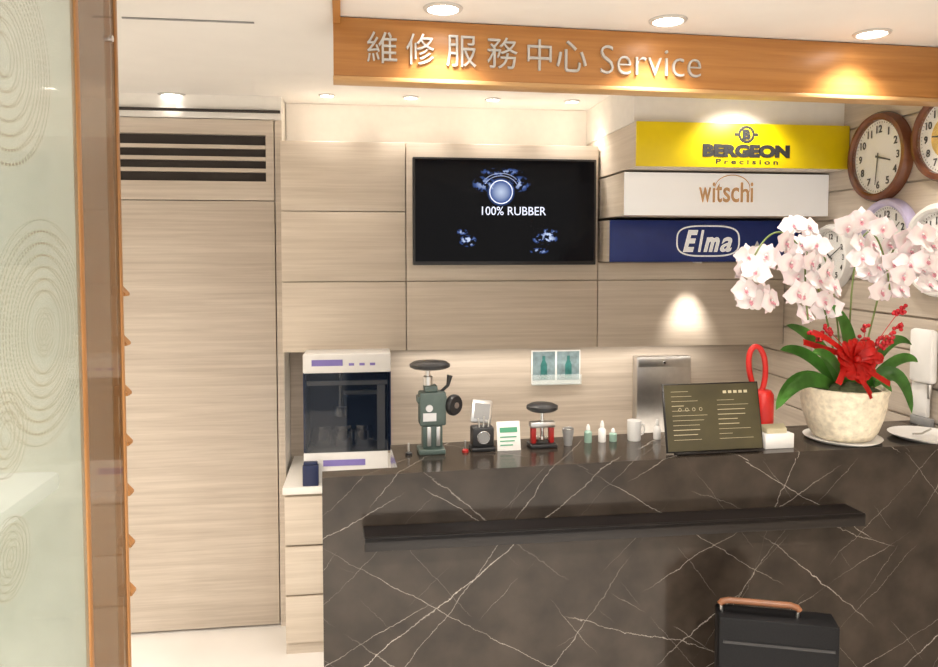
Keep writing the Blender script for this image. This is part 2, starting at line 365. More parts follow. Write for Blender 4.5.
# ------------------------------------------------------------ TV
YT=YC-.052
tx0=U(413,250,'Y',YT).x; tx1=U(596,250,'Y',YT).x; tz1=U(500,158,'Y',YT).z; tz0=U(500,265,'Y',YT).z
tcx,tcz=(tx0+tx1)/2,(tz0+tz1)/2
def screenmat():
    m,nt,b=mk('screen_picture'); N=nt.nodes; L=nt.links; mth=mathf(nt)
    tc=N.new('ShaderNodeTexCoord'); no=N.new('ShaderNodeTexNoise'); no.inputs['Scale'].default_value=45; no.inputs['Detail'].default_value=5
    L.new(tc.outputs['Object'],no.inputs['Vector'])
    tot=None
    for px,py,rx,ry,st,hard in ((501,192,14,14,.8,0),(484,184,12,8,.75,1),(519,184,12,8,.75,1),(501,172,22,4,.8,1),(468,241,9,6,1.2,1),(462,232,6,3,.8,1),(545,239,13,6,1.2,1),(550,232,8,4,1,1),(539,251,10,3,.9,1)):
        p=U(px,py,'Y',YT); s=N.new('ShaderNodeVectorMath'); s.operation='SUBTRACT'; L.new(tc.outputs['Object'],s.inputs[0]); s.inputs[1].default_value=(p.x,0,p.z)
        q=N.new('ShaderNodeVectorMath'); q.operation='MULTIPLY'; L.new(s.outputs[0],q.inputs[0]); q.inputs[1].default_value=(1/(rx*.0043),0,1/(ry*.0043))
        ln=N.new('ShaderNodeVectorMath'); ln.operation='LENGTH'; L.new(q.outputs[0],ln.inputs[0])
        g=mth('MULTIPLY',mth('POWER',mth('MAXIMUM',mth('SUBTRACT',1,ln.outputs['Value']),0),.6),st)
        if hard:
            mr=N.new('ShaderNodeMapRange'); L.new(no.outputs['Fac'],mr.inputs[0]); mr.inputs[1].default_value=.48; mr.inputs[2].default_value=.56
            g=mth('MULTIPLY',g,mr.outputs[0])
        tot=g if tot is None else mth('ADD',tot,g)
    r=N.new('ShaderNodeValToRGB'); e=r.color_ramp.elements; e[0].color=(0.0015,.0015,.002,1); e[1].color=(.62,.72,.92,1); e[1].position=.85; x=e.new(.35); x.color=(.04,.09,.30,1)
    L.new(tot,r.inputs['Fac']); L.new(r.outputs['Color'],b.inputs['Emission Color']); b.inputs['Emission Strength'].default_value=1
    b.inputs['Base Color'].default_value=(.002,.002,.003,1); b.inputs['Roughness'].default_value=.12; b.inputs['Specular IOR Level'].default_value=.12
    return m
fr=MB().box((tx0,.001,tz0),(tx1,.04,tz1),bev=.004)
sc=MB().box((tx0+.010,-.001,tz0+.016),(tx1-.010,.0005,tz1-.010))
Mt=lambda px,py:T((0,-.0025,0))@FM(px,py,YT)
g=MB().text('100% RUBBER',wpx(482,546,211,YT),hpx(207,215.5,514,YT),Mt(514,211),ext=.0006,off=.0)
tvp=[('bezel',fr,M_black),('screen',sc,screenmat()),('screen_caption',g,M_screenw),('screen_ring',MB().torus(.049,.0022,Mt(501,192),sz=.2),M_screenw)]
P=U(501,190,'Y',YT)
for r,a0,a1 in ((.075,25,155),(.088,40,140)):
    tvp.append(('screen_arc',MB().tube([(P.x+r*math.cos(math.radians(a0+(a1-a0)*i/14)),-.0025,P.z+.8*r*math.sin(math.radians(a0+(a1-a0)*i/14))) for i in range(15)],.0014,seg=6),M_screend))
tvp.append(('wall_bracket',MB().box((tcx-.1,.041,tcz-.1),(tcx+.1,.052,tcz+.1)),M_black))
thing('television','wall-mounted black flat television showing a dark picture','television',T((0,YT,0)),tvp)
# ------------------------------------------------------------ desk & drawers
dz=.70
pf=U(284,657,'Z',0); YF=pf.y; 
dx0=U(284,490,'Y',YF).x; dx1=dx0+.42
parts=[('body',MB().box((dx0,.02,.0),(dx1,YB-YF-.002,dz-.032)),M_cab)]
zs=[.05,.25,.455,dz-.04]
for i in range(3):
    parts.append(('drawer',MB().box((dx0+.001,0,zs[i]+.004),(dx1-.001,.018,zs[i+1]-.004),bev=.002),M_cab))
thing('drawer_unit','pale oak drawer unit with three drawers','cabinet',T((0,YF,0)),parts)
thing('worktop','thin white worktop along the wall','worktop',T((0,YF,0)),[('top',MB().box((dx0-.005,-.015,dz-.03),(XR-.002,YB-YF-.002,dz),bev=.003),M_white),('support',MB().box((XR-.10,.03,0),(XR-.06,YB-YF-.01,dz-.031)),M_cab)])
# ------------------------------------------------------------ counter
HC=1.05
A=U(322,478,'Z',HC); B=U(938,444,'Z',HC)
u=(B-A); u.z=0; u.normalize(); v=Vector((-u.y,u.x,0)); ang=math.degrees(math.atan2(u.y,u.x))
def CF(uu,vv,z=0): return A.xy.to_3d()+u*uu+v*vv+Vector((0,0,z))
def toX(vv): return (XR-.003-(A.x+v.x*vv))/u.x
un=(UP(396,460,CF(0,.1),v)-A).dot(u)
def poly(v0,v1,vn):
    P=[CF(0,v0),CF(toX(v0),v0),CF(toX(v1),v1),CF(un,v1),CF(un,vn),CF(0,vn)]
    return [(p.x,p.y) for p in P]
mbt=MB().prism(poly(0,.30,.06),HC-.02,HC)
mbb=MB().prism(poly(.008,.29,.055),0,HC-.021)
thing('service_counter','dark brown marble service counter with pale diagonal veins','counter',I4,[('countertop',mbt,M_marble),('front_panel',mbb,M_marble)])
CM=lambda uu,vv,z: T(CF(uu,vv,z))@RZ(ang)
def CU(px,py,vv):
    p=UP(px,py,CF(0,vv),v); return (p-A).dot(u),p.z
def CZp(px,py,z=HC):
    p=U(px,py,'Z',z); return (p-A).dot(u),(p-A).dot(v)
vl=-.085
ua,za=CU(365,539,vl); ub,zb=CU(866,514,vl)
tilt=math.degrees(math.atan2(za-zb,ub-ua))
led=MB().box((0,.0,0),(ub-ua,.088,.010)); led.box((0,0,-.025),(ub-ua,.012,.0105),bev=.001)
thing('bag_shelf','long black metal bag ledge fixed to the counter','shelf',T(CF(ua,vl,za-.01))@RZ(ang)@RY(tilt),[(None,led,M_blackm)])
# ------------------------------------------------------------ hanging sign beam
SA=U(333,16,'Z',CZ-.002); SB=U(938,47,'Z',CZ-.002)
su=(SB-SA); su.z=0; su.normalize(); sv=Vector((-su.y,su.x,0)); sang=math.degrees(math.atan2(su.y,su.x))
zsb=UP(333,78,SA,sv).z
Ls=(XR-.004-SA.x)/su.x-.003
SM=T(Vector((SA.x,SA.y,0)))@RZ(sang)
def SU(px,py):
    p=UP(px,py,SA,sv); return (p-SA).dot(su),p.z
def stext(mb,s,px0,px1,py0,py1,off):
    a,z1=SU(px0,(py0+py1)/2); b,_=SU(px1,(py0+py1)/2); _,zt1=SU((px0+px1)/2,py0); _,zt0=SU((px0+px1)/2,py1)
    mb.text(s,b-a,zt1-zt0,T(((a+b)/2,-.0045,(zt0+zt1)/2))@RX(90),ext=.004,off=off)
lt=MB()
chars='維修服務中心'
cx=[(367,397),(406,434),(446,476),(487,517),(527,551),(556,586)]
for i,(ch,(p0,p1)) in enumerate(zip(chars,cx)):
    yc=48+(p0-367)*.047
    stext(lt,ch,p0,p1,yc-15.5,yc+15.5,-.002)
stext(lt,'Service',600,700,48,76,-.016)
thing('hanging_sign','honey-coloured wooden fascia beam with raised silver lettering','sign',SM,[('fascia',MB().box((0,0,zsb),(Ls,.07,CZ-.003),bev=.002),M_beam),('edge_trim',MB().box((-.001,-.003,zsb-.004),(Ls,.072,zsb+.007),bev=.001),M_beam2),('lettering',lt,M_silver)])
o=structure('trim_4',MB().box((0,-1.2,CZ-.022),(.02,-.004,CZ-.001)),M_beam,'thin honey wood ceiling trim','trim'); o.matrix_world=SM
p=U(122,17,'Z',CZ); q=U(254,22,'Z',CZ)
structure('trim_5',MB().box((p.x,p.y-.004,CZ-.004),(q.x,p.y+.004,CZ-.0005)),M_grey,'narrow grey ceiling air slot','trim')
# ------------------------------------------------------------ downlights
def spot(P,e,size=110,blend=.7,r=.04,col=(1,.92,.825),aim=None):
    l=bpy.data.lights.new('spot','SPOT'); l.energy=e; l.spot_size=math.radians(size); l.spot_blend=blend; l.shadow_soft_size=r; l.color=col
    o=bpy.data.objects.new('spot_lamp',l); COL.objects.link(o); o.location=P
    if aim is not None: o.rotation_euler=(Vector(aim)-Vector(P)).to_track_quat('-Z','Y').to_euler()
    return o
def downlight(P,r,lab,e,size=120,aim=None,zc=None,grp='ceiling downlights'):
    zc=CZ if zc is None else zc
    ring=MB().lathe([(r*.80,0),(r*.82,-.006),(r,-.004),(r*1.04,0)],36)
    ln=MB().lathe([(0,-.0025),(r*.78,-.0025),(r*.78,-.0005),(0,-.0005)],32)
    thing('downlight',lab,'ceiling light',T((P.x,P.y,zc-.0005)),[('trim_ring',ring,M_ring),('lens',ln,M_lens)],grp)
    spot((P.x,P.y,zc-.02),e,size,aim=aim)
for px,py in ((443,8),(668,20),(872,33)): 
    P=U(px,py,'Z',CZ); downlight(P,.052,'round recessed downlight in front of the sign',24)
P=U(173,95,'Z',CZ); downlight(P,.060,'round recessed downlight near the wooden door',42,130)
for px,py in ((327,95),(411,97),(493,99),(572,101)):
    P=U(px,py,'Z',CZ); downlight(P,.034,'small recessed spotlight above the cabinets',12,110)
P=U(745,120,'Y',2.72); P.z=CZ; P.y=2.62; downlight(P,.03,'small recessed spotlight before the yellow sign',22,105,aim=(P.x,2.82,1.5))
P=U(697,300,'Y',3.11); downlight(P,.02,'tiny spotlight under the blue sign box',22,52,zc=zb0,aim=(P.x,3.19,1.2))
for X,Y in ((-1.4,.2),(0,.2),(1.0,.2),(-1.4,-1.0),(0,-1.0),(1.0,-1.0),(-1.4,1.4)):  # unseen fill lamps added out of view to brighten the room
    downlight(Vector((X,Y,CZ)),.055,'added unseen fill downlight over the shop floor',118,155)
thing('light_strip','slim lamp strip fixed below the wall cabinets','under-cabinet light',I4,[('housing',MB().box((xc0+.45,3.385,zD-.012),(XR-.2,3.415,zD)),M_wht),('diffuser',MB().box((xc0+.46,3.388,zD-.014),(XR-.21,3.412,zD-.0122)),M_wht)])
l=bpy.data.lights.new('strip','AREA'); l.shape='RECTANGLE'; l.size=1.5; l.size_y=.03; l.energy=3.2; l.color=(1,.92,.82); o=bpy.data.objects.new('strip_lamp',l); COL.objects.link(o); o.location=((xc0+XR)/2+.1,3.40,zD-.03)
w=bpy.data.worlds.new('world'); S.world=w; w.use_nodes=True; w.node_tree.nodes['Background'].inputs[0].default_value=(1,.96,.91,1); w.node_tree.nodes['Background'].inputs[1].default_value=.95
# ------------------------------------------------------------ left showcase
Ys=1.5; q=U(81,250,'Y',Ys); Xs=q.x; Yf=1.74
def LC(px,py): p=U(px,py,'X',Xs); return p.y-Ys,p.z
c1=LC(48,332); c2=LC(6,55); c3=LC(14,558); c4=LC(10,435)
CENT=[(c1[0],c1[1],.06,.19,50),(c1[0],c1[1],0,.045,110),(c2[0],c2[1],.03,.17,46),(c3[0],c3[1],0,.065,90),(c4[0],c4[1],.01,.07,70)]
M_sw=swirl()
W=.55; Hs=CZ-.01; p_=.018; px_=.010; yn=-1.0; yf=Yf-Ys
fr=MB()
for x,y,w_,d_ in ((-px_,0,px_,p_),(-px_,yf-p_*.8,px_,p_*.8),(-W,yn,p_,p_),(-W,yf-p_,p_,p_),(-px_,yn,px_,p_)):
    fr.box((x,y,0),(x+w_,y+d_,Hs),bev=.002)
for zz in (0,Hs-.05):
    fr.box((-px_,yn+p_,zz),(0,0,zz+.05)); fr.box((-px_,p_,zz),(0,yf-p_*.8,zz+.05)); fr.box((-W+p_,yf-p_,zz),(-px_,yf,zz+.05)); fr.box((-W+p_,yn,zz),(-px_,yn+p_,zz+.05)); fr.box((-W,yn+p_,zz),(-W+p_,yf-p_,zz+.05))
parts=[('frame',fr,M_frame),
 ('glass_pane',MB().box((-.008,yn+p_,.05),(-.003,0,Hs-.05)),M_sw,{'label':'clear greenish glass pane with gold swirl pattern'}),
 ('glass_pane',MB().box((-.008,p_,.05),(-.003,yf-p_*.8,Hs-.05)),M_bronze,{'label':'bronze-tinted glass side pane'}),
 ('lock',MB().cyl((-.003,yf-.05,U(108,37,'X',Xs).z),(.006,yf-.05,U(108,37,'X',Xs).z),.007),M_chrome)]
zsh=U(30,486,'X',Xs-.04).z
parts.append(('shelf',MB().box((-W+p_,-.55,zsh-.035),(-.025,-.05,zsh),bev=.012),M_whtglow))
parts.append(('back_panel',MB().box((-W+p_,yn+p_,.05),(-W+p_+.008,yf-p_,Hs-.05)).box((-W+p_+.009,yf-p_-.01,.05),(-p_-.001,yf-p_,Hs-.05)),M_beige))
parts.append(('lamp_tube',MB().cyl((-.28,-.8,Hs-.07),(-.28,.1,Hs-.07),.010),M_lens))  # unseen glowing tube, added to brighten the case interior
thing('display_case','tall honey-wood display case with swirl-patterned glass','display case',T((Xs,Ys,0)),parts)
l=bpy.data.lights.new('case_fill','AREA'); l.shape='RECTANGLE'; l.size=.03; l.size_y=.9; l.energy=1.2; l.color=(1,.97,.92); o=bpy.data.objects.new('case_fill',l); COL.objects.link(o); o.location=(Xs-.28,Ys-.35,Hs-.09)  # added fill light that goes with the tube
parts=[('upright',MB().box((-.06,0,0),(-.036,.05,CZ-.02)),M_frame)]
for py in (297,348,400,452,505,560,612):
    zz=U(124,py,'X',Xs+.0).z
    t=MB(); t.prism([(-.036,0),(-.006,0),(-.006,.006),(-.020,.022),(-.036,.022)],0,.03,M=T((0,.05,zz))@RX(90)); 
    parts.append(('bracket',t,M_frame))
thing('bracket_rail','wooden upright with a column of small shelf brackets','shelf bracket',T((Xs,Yf+.012,0)),parts)
# ------------------------------------------------------------ clocks
CLM=Matrix(((0,0,-1,0),(-1,0,0,0),(0,1,0,0),(0,0,0,1)))
def clock(px,py,R,mf,lab,style=0,hour=3.5,minute=31):
    R*=XR/1.8
    P=U(px,py,'X',XR-.02); P.x=XR-.002
    ring=MB().lathe([(R*.82,.010),(R*.82,.030),(R*.87,.036),(R*.95,.034),(R,.020),(R,.0)],56)
    fc=MB().lathe([(0,.0),(R*.84,.0),(R*.84,.014),(0,.014)],48)
    num=MB()
    for i in range(1,13):
        a=math.radians(90-30*i); num.text(str(i),None,R*.17,T((R*.62*math.cos(a),R*.62*math.sin(a),.0162))@I4,ext=.0007,off=.02)
    for i in range(60):
        num.box((R*.75,-.0008,.0142),(R*.785,.0008,.0152),M=RZ(6*i))
    def hand(ang,L,w,z):
        return MB().prism([(-w,-.015),(w,-.015),(w*.6,L),(-w*.6,L)],z,z+.001,M=RZ(-ang))
    parts=[('frame',ring,mf),('dial',fc,M_clockf),('numerals',num,M_ink),('hand',hand(hour*30,R*.42,.004,.018),M_ink),('hand',hand(minute*6,R*.62,.003,.0195),M_ink),('glass_cover',MB().lathe([(0,.026),(R*.79,.026),(R*.79,.0265),(0,.0265)],40),M_cl)]
    if style: parts.insert(2,('dial_inlay',MB().lathe([(0,.0142),(R*.46,.0142),(R*.46,.0152),(0,.0152)],40),M_gold))
    thing('wall_clock',lab,'clock',T(P)@CLM,parts,'round clocks on the slat wall')
clock(878,157,.158,M_clockb,'round clock with glossy dark walnut frame and white dial')
clock(946,136,.142,M_clockb,'round clock with brown frame and gold centre dial',1,9.2,15)
clock(886,240,.145,M_purple,'round white clock with lilac rim behind the orchids',0,10.2,8)
clock(830,257,.128,M_wht,'plain white round clock beside the sign boxes',0,10.1,10)
clock(938,250,.150,M_wht,'large plain white round clock on the slat wall',0,10.1,10)
# ------------------------------------------------------------ cleaning machine on worktop
YM=YF+.03
mx0=U(303,400,'Y',YM).x; mx1=U(391,400,'Y',YM).x; mW=mx1-mx0
zq=lambda py:U(345,py,'Y',YM).z
ztop=min(zq(354),zD+.02); D=.19
zb_=zq(373); zl=zq(452)
parts=[('control_head',MB().box((0,0,zb_-dz),(mW,D,ztop-dz),bev=.006),M_wht),
 ('control_panel',MB().box((mW*.1,-.002,zb_-dz+.03),(mW*.45,0.001,zb_-dz+.055)),M_violet)]
for f in (.52,.64,.76): parts.append(('button',MB().box((mW*f,-.002,zb_-dz+.03),(mW*(f+.06),.001,zb_-dz+.04)),M_violet))
parts+=[('base',MB().box((0,0,0),(mW*.96,D,zl-dz-.001),bev=.004),M_wht),
 ('base_stripe',MB().box((mW*.22,-.002,(zl-dz)*.55),(mW*.7,.001,(zl-dz)*.75)),M_violet),
 ('cover_door',MB().box((.004,.001,zl-dz),(mW-.004,.006,zb_-dz-.001)),M_smoke),
 ('housing',MB().box((.0,.008,zl-dz),(.012,D,zb_-dz-.001)).box((mW-.012,.008,zl-dz),(mW,D,zb_-dz-.001)).box((.012,D-.01,zl-dz),(mW-.012,D,zb_-dz-.001)),M_navy)]
h0=zl-dz; H_=zb_-zl
parts.append(('spindle',MB().cyl((mW*.42,.07,h0+H_*.98),(mW*.42,.07,h0+H_*.55),.012).cyl((mW*.42,.07,h0+H_*.42),(mW*.42,.07,h0+H_*.55),.032),M_chrome))
parts.append(('crossbar',MB().box((.014,.012,h0+H_*.84),(mW-.014,.03,h0+H_*.89)),M_wht))
parts.append(('side_rail',MB().box((mW*.84,.012,h0+.002),(mW*.93,.03,h0+H_*.83)),M_wht))
parts.append(('lift_arm',MB().box((mW*.42,.075,h0+H_*.68),(mW*.84,.09,h0+H_*.73)),M_steel))
for i in range(3):
    parts.append(('jar',MB().lathe([(.001,.0),(.036,.0),(.042,.01),(.042,.07),(.036,.077),(.036,.09),(.001,.09)],24,T((mW*(.20+.24*i),D*.5,h0+.002))),M_chrome))
thing('cleaning_machine','white and dark smoked-glass watch cleaning machine on the worktop','machine',T((mx0,YM,dz)),parts)
YN=YM-.035
p0=U(303,470,'Y',YN); p1=U(319,470,'Y',YN)
bb=MB().box((0,0,0),(p1.x-p0.x,.03,.085),bev=.004); lidb=MB().box((.004,.004,.0855),(p1.x-p0.x-.004,.026,.098),bev=.003)
thing('small_box','small navy blue box with a lid','box',T((p0.x-.002,YN-.005,dz)),[('body',bb,M_navy),('lid',lidb,M_navy)])
# ------------------------------------------------------------ items on counter
def onc(px,vv): return CU(px,440,vv)[0]
vi=.20
def mpp(px,vv): 
    a,_=CU(px-5,440,vv); b,_=CU(px+5,440,vv); return (b-a)/10
uu=onc(431,vi); k=mpp(430,vi)
base=MB().box((-13*k,-.035,0),(13*k,.035,5*k),bev=.003).box((-9*k,-.02,5*k),(11*k,.02,28*k),bev=.006)
body=MB().box((-12*k,-.028,28*k),(14*k,.024,61*k),bev=.005).box((-14*k,-.022,50*k),(15*k,.022,57*k),bev=.003).box((-7*k,-.020,61*k),(6*k,.020,67*k),bev=.004)
post=MB().cyl((-3*k,0,67*k),(-3*k,0,84*k),.007); post.cyl((-3*k,0,67*k),(-3*k,0,76*k),.014)
whl=MB().lathe([(0,84*k),(17*k,84*k),(20*k,85.5*k),(20*k,88*k),(17*k,90*k),(5*k,91*k),(0,91*k)],36,T((-1*k,0,0)))
kn=MB().cyl((13*k,0,47*k),(20*k,0,47*k),.008)
MK=T((22*k,-.01,47*k))@RZ(38)@RX(90)
kn.lathe([(0,-3*k),(9*k,-3*k),(10.5*k,-1*k),(10.5*k,2*k),(9*k,4*k),(0,4*k)],28,MK)
kc_=MB().lathe([(0,4.1*k),(3*k,4.1*k),(3*k,5*k),(0,5*k)],20,MK)
lv=MB().tube([(10*k,0,60*k),(17*k,0,66*k),(19*k,0,76*k)],[.005,.005,.009]); 
pl=MB().box((-9*k,-.0305,33*k),(4*k,-.0285,41*k))
gg=MB().lathe([(0,0),(3.5*k,0),(3.5*k,2*k),(0,2*k)],20,T((-3*k,-.0285,46*k))@RX(90))
col2=MB().box((-5*k,-.028,8*k),(-1*k,-.0205,27*k),bev=.002)
sv2=MB().box((4*k,-.028,8*k),(8*k,-.0205,27*k),bev=.002)
thing('bench_press','dark green cast-iron watch press with a black hand wheel','tool',CM(uu,vi,HC),[('base',base,M_tool),('body',body,M_tool),('post',post,M_steel),('guide_rail',col2,M_steel),('guide_rail',sv2,M_steel),('hand_wheel',whl,M_black),('knob',kn,M_black),('knob_cap',kc_,M_steel),('lever',lv,M_black),('name_plate',pl,M_steel),('gauge',gg,M_steel)])
for px,c,lab in ((408,M_black,'short black screwdriver stand beside the press'),(464,M_redd,'small red and steel bench tool')):
    uu2=onc(px,vi)
    thing('bench_tool',lab,'tool',CM(uu2,vi-.02,HC),[('base',MB().lathe([(0,0),(.010,0),(.010,.006),(.005,.01),(0,.01)],20),c),('shaft',MB().cyl((0,0,.0105),(0,0,.035),.003),M_steel)])
uu=onc(482,vi)
b1=MB().box((-12*k,-.03,0),(12*k,.03,4*k),bev=.003).box((-11*k,-.024,4*k),(11*k,.024,24*k),bev=.006)
ML=T((0,.020,25*k))@RY(8)@RX(-14)
lid=MB().box((-11*k,-.004,0),(11*k,.010,24*k),M=ML,bev=.006)
lin=MB().box((-8*k,-.0055,4*k),(8*k,-.0045,20*k),M=ML)
dial=MB().lathe([(0,0),(5.5*k,0),(5.5*k,1.5*k),(0,1.5*k)],24,T((0,-.024,14*k))@RX(90))
dring=MB().torus(6.2*k,.0016,T((0,-.0255,14*k))@RX(90))
tp=[('base',b1,M_black),('lid',lid,M_steel),('lid_lining',lin,M_grey),('dial',dial,M_grey),('dial_ring',dring,M_chrome)]
for xa,xb_,h in ((-4,-5,33),(0,1,35),(5,6,32)): tp.append(('pin',MB().cyl((xa*k,-.018,24*k),(xb_*k,-.018,h*k),.0025),M_steel))
thing('tool_case','black bench case with an open silver lid','tool',CM(uu,vi,HC),tp)
uu=onc(507,vi)
cdm=MB().box((-12*k,0,0),(12*k,.004,29*k),M=RX(-12),bev=.0008)
ink=MB()
ink.box((-9*k,-.0012,18*k),(9*k,-.0002,23*k),M=RX(-12))
for i in range(3): ink.box((-9*k,-.0012,(13-4*i)*k),((8-2*i)*k,-.0002,(14.2-4*i)*k),M=RX(-12))
thing('sign_card','white card with green print standing on the counter','card',CM(uu,vi-.03,HC),[('panel',cdm,M_wht),('print',ink,M_greeni),('stand',MB().box((-5*k,.0,0),(5*k,.04,.003)),M_wht)])
uu=onc(542,vi)
thing('hand_press','small screw press with black wheel and red legs','tool',CM(uu,vi,HC),[
 ('base',MB().box((-14*k,-.028,0),(14*k,.028,4*k),bev=.003),M_black),
 ('leg',MB().box((-12*k,-.01,4*k),(-7*k,.01,20*k),bev=.002),M_redd),('leg',MB().box((7*k,-.01,4*k),(12*k,.01,20*k),bev=.002),M_redd),
 ('bridge',MB().box((-13*k,-.014,20*k),(13*k,.014,26*k),bev=.003),M_steel),
 ('screw',MB().cyl((0,0,8*k),(0,0,38*k),.006).lathe([(0,0),(7*k,0),(8*k,3*k),(0,4*k)],24,T((0,0,6*k))),M_chrome),
 ('hand_wheel',MB().lathe([(0,36*k),(13*k,37*k),(16*k,39*k),(16*k,42*k),(12*k,44*k),(0,44.5*k)],32),M_black)])
uu=onc(568,vi)
thing('eyepiece','small dark loupe standing on the counter','loupe',CM(uu,vi,HC),[('cup',MB().lathe([(0,0),(4*k,0),(4.5*k,5*k),(6*k,14*k),(6*k,17*k),(5*k,17*k),(3.5*k,8*k),(0,8*k)],28),M_grey),('lens_ring',MB().torus(5.7*k,.0015,T((0,0,17.3*k))),M_chrome)])
for j,(px,h,mm,lab) in enumerate(((588,18,M_greenb,'tiny pale green oil bottle'),(602,21,M_wht,'small white bottle with pointed cap'),(613,13,M_greenb,'tiny pale green oil bottle'),(657,20,M_wht,'small white dispenser bottle'))):
    uu=onc(px,vi+.02)
    thing('oil_bottle',lab,'bottle',CM(uu,vi+.02,HC),[('bottle',MB().lathe([(0,0),(3.8*k,0),(4*k,1*k),(4*k,h*.6*k),(2*k,h*.72*k),(0,h*.73*k)],20),mm),('cap',MB().lathe([(0,h*.735*k),(2.2*k,h*.735*k),(2*k,h*.9*k),(1*k,h*1.05*k),(0,h*1.06*k)],16),M_wht)],'small bottles on the counter')
uu=onc(634,vi+.02)
thing('mug','plain white straight-sided cup','cup',CM(uu,vi+.02,HC),[('cup',MB().lathe([(0,0),(6.5*k,0),(7*k,1*k),(7.3*k,21*k),(6.5*k,21*k),(6.2*k,2*k),(0,2*k)],28),M_wht),('handle',MB().tube([(7*k,0,17*k),(11*k,0,16*k),(12*k,0,11*k),(10*k,0,6*k),(7*k,0,5*k)],.0025),M_wht)])
p=U(532,351,'Y',YB-.02); q=U(581,384,'Y',YB-.02)
wW=q.x-p.x; hH=p.z-q.z
lp_=[('backplate',MB().box((0,-.006,0),(wW,0,hH),bev=.001),M_wht),('picture',MB().box((.006,-.008,.02),(wW*.48,-.0062,hH-.006)),M_teal),('picture',MB().box((wW*.52,-.008,.02),(wW-.006,-.0062,hH-.006)),M_teal)]
for fx in (.25,.75):
    lp_.append(('bottle_picture',MB().prism([(-.016,0),(.016,0),(.016,hH*.42),(.007,hH*.55),(.007,hH*.68),(-.007,hH*.68),(-.007,hH*.55),(-.016,hH*.42)],0,.001,M=T((wW*fx,-.0082,.026))@RX(90)),M_tealb))
lp_.append(('pocket',MB().box((0,-.026,0),(wW,-.023,hH*.3)).box((0,-.023,0),(wW,-.006,.004)),M_clear))
thing('leaflet_holder','clear wall holder with two muted bottle pictures','leaflet holder',T((p.x,YB-.001,q.z)),lp_)
p=U(637,357,'Y',YB-.06); q=U(690,440,'Y',YB-.06); wW=q.x-p.x; hH=p.z-q.z
thing('towel_dispenser','brushed steel paper towel dispenser on the wall','dispenser',T((p.x,YB-.001,q.z)),[('housing',MB().box((0,-.06,0),(wW,0,hH),bev=.006),M_steel),('lid',MB().box((.006,-.063,hH-.05),(wW-.006,-.0605,hH-.008),bev=.001),M_steel),('lock',MB().cyl((wW/2,-.066,hH-.028),(wW/2,-.0632,hH-.028),.007),M_chrome)])
# plaque
vp=.035
a0,_=CU(665,420,vp+.02); a1,_=CU(760,420,vp+.02); wP=a1-a0; _,zt2=CU(712,385,vp+.03)
hP=(zt2-HC)/math.cos(math.radians(12))
PM=T(CF((a0+a1)/2,vp,HC+.0045))@RZ(ang-1)@RX(-12)
fr=MB().box((-wP/2,0,0),(wP/2,.008,hP),bev=.001)
fc=MB().box((-wP/2+.004,-.0012,.004),(wP/2-.004,-.0002,hP-.004))
pk=MB()
random.seed(3)
for side in (-1,1):
    for i in range(11):
        zz=hP*.88-i*hP*.07
        if side<0: x0=-wP*.42; L_=wP*random.uniform(.12,.36)
        else: x0=wP*.05; L_=wP*random.uniform(.1,.36)
        if side>0 and i<2: continue
        pk.box((x0,-.0022,zz),(x0+L_,-.0013,zz+.0010 if random.random()<.7 else zz+.0018))
for i in range(5): pk.box((wP*.12+i*wP*.055,-.0022,hP*.84),(wP*.155+i*wP*.055,-.0013,hP*.88))
for i in range(4): pk.torus(.0045,.0006,T((-wP*.34+i*.022,-.002,hP*.62))@RX(90),seg=16,rs=4)
thing('notice_board','black notice plaque with pale printing leaning on a stand','notice board',PM,[('board',fr,M_blackm),('face',fc,M_plaque),('printing',pk,M_paleink),('stand',MB().box((-wP*.42,-.015,-.004),(wP*.42,.010,-.0005)),M_blackm)])
vr=.13; uu=onc(762,vr); kk=mpp(762,vr)
body=MB().lathe([(0,0),(8.5*kk,0),(9.5*kk,3*kk),(9.5*kk,43*kk),(7*kk,47*kk),(0,48*kk)],28)
pts=[(math.sin(2*math.pi*i/30)*9.5*kk*(1.0-.30*(1+math.cos(2*math.pi*i/30))/2)-8*kk+ (1+math.cos(2*math.pi*i/30))*2*kk,0,(66-21*math.cos(2*math.pi*i/30))*kk) for i in range(30)]
thing('red_flask','red cylinder with a tall red loop handle','flask',CM(uu,vr,HC),[('body',body,M_red),('loop_handle',MB().tube(pts,.0088,closed=True),M_red)])
vk=.05; uu=onc(779,vk)
cbx=MB().box((-17*k,-.02,0),(15*k,.03,15*k),bev=.003)
cr=MB()
for i in range(5): cr.box((-14*k,-.012+i*.008,15.2*k),((8+i)*k,-.011+i*.008,(20+i*.6)*k))
thing('card_box','white box holding small paper cards','box',CM(uu,vk+.01,HC),[('box',cbx,M_wht),('cards',cr,M_paleink)])
# ------------------------------------------------------------ orchid
uo,vo=CZp(845,440); vo=max(vo,.11)
k0=mpp(845,vo); kk=k0*.81; PO=CF(uo,vo,HC); OM=T(PO)@RZ(ang); OI=OM.inverted()
def lp(px,py,dy=0):
    p=UP(px,py,PO+v*dy,v); return OI@p
zr=lp(845,386).z
saucer=MB().lathe([(0,0),(34*kk,0),(39*kk,.007),(40*kk,.011),(38*kk,.010),(30*kk,.006),(0,.006)],40)
pot=MB().lathe([(0,.0065),(26*kk,.0065),(30*kk,.012),(35*kk,zr*.2),(40*kk,zr*.45),(43*kk,zr*.7),(44*kk,zr*.88),(45.5*kk,zr*.95),(45*kk,zr),(42*kk,zr*1.01),(40*kk,zr*.93),(0,zr*.90)],48)
soil=MB().lathe([(0,zr*.905),(38*kk,zr*.935),(25*kk,zr*1.04),(0,zr*1.1)],32)
parts=[('saucer',saucer,M_wht),('pot',pot,M_pot),('moss',soil,M_soil)]
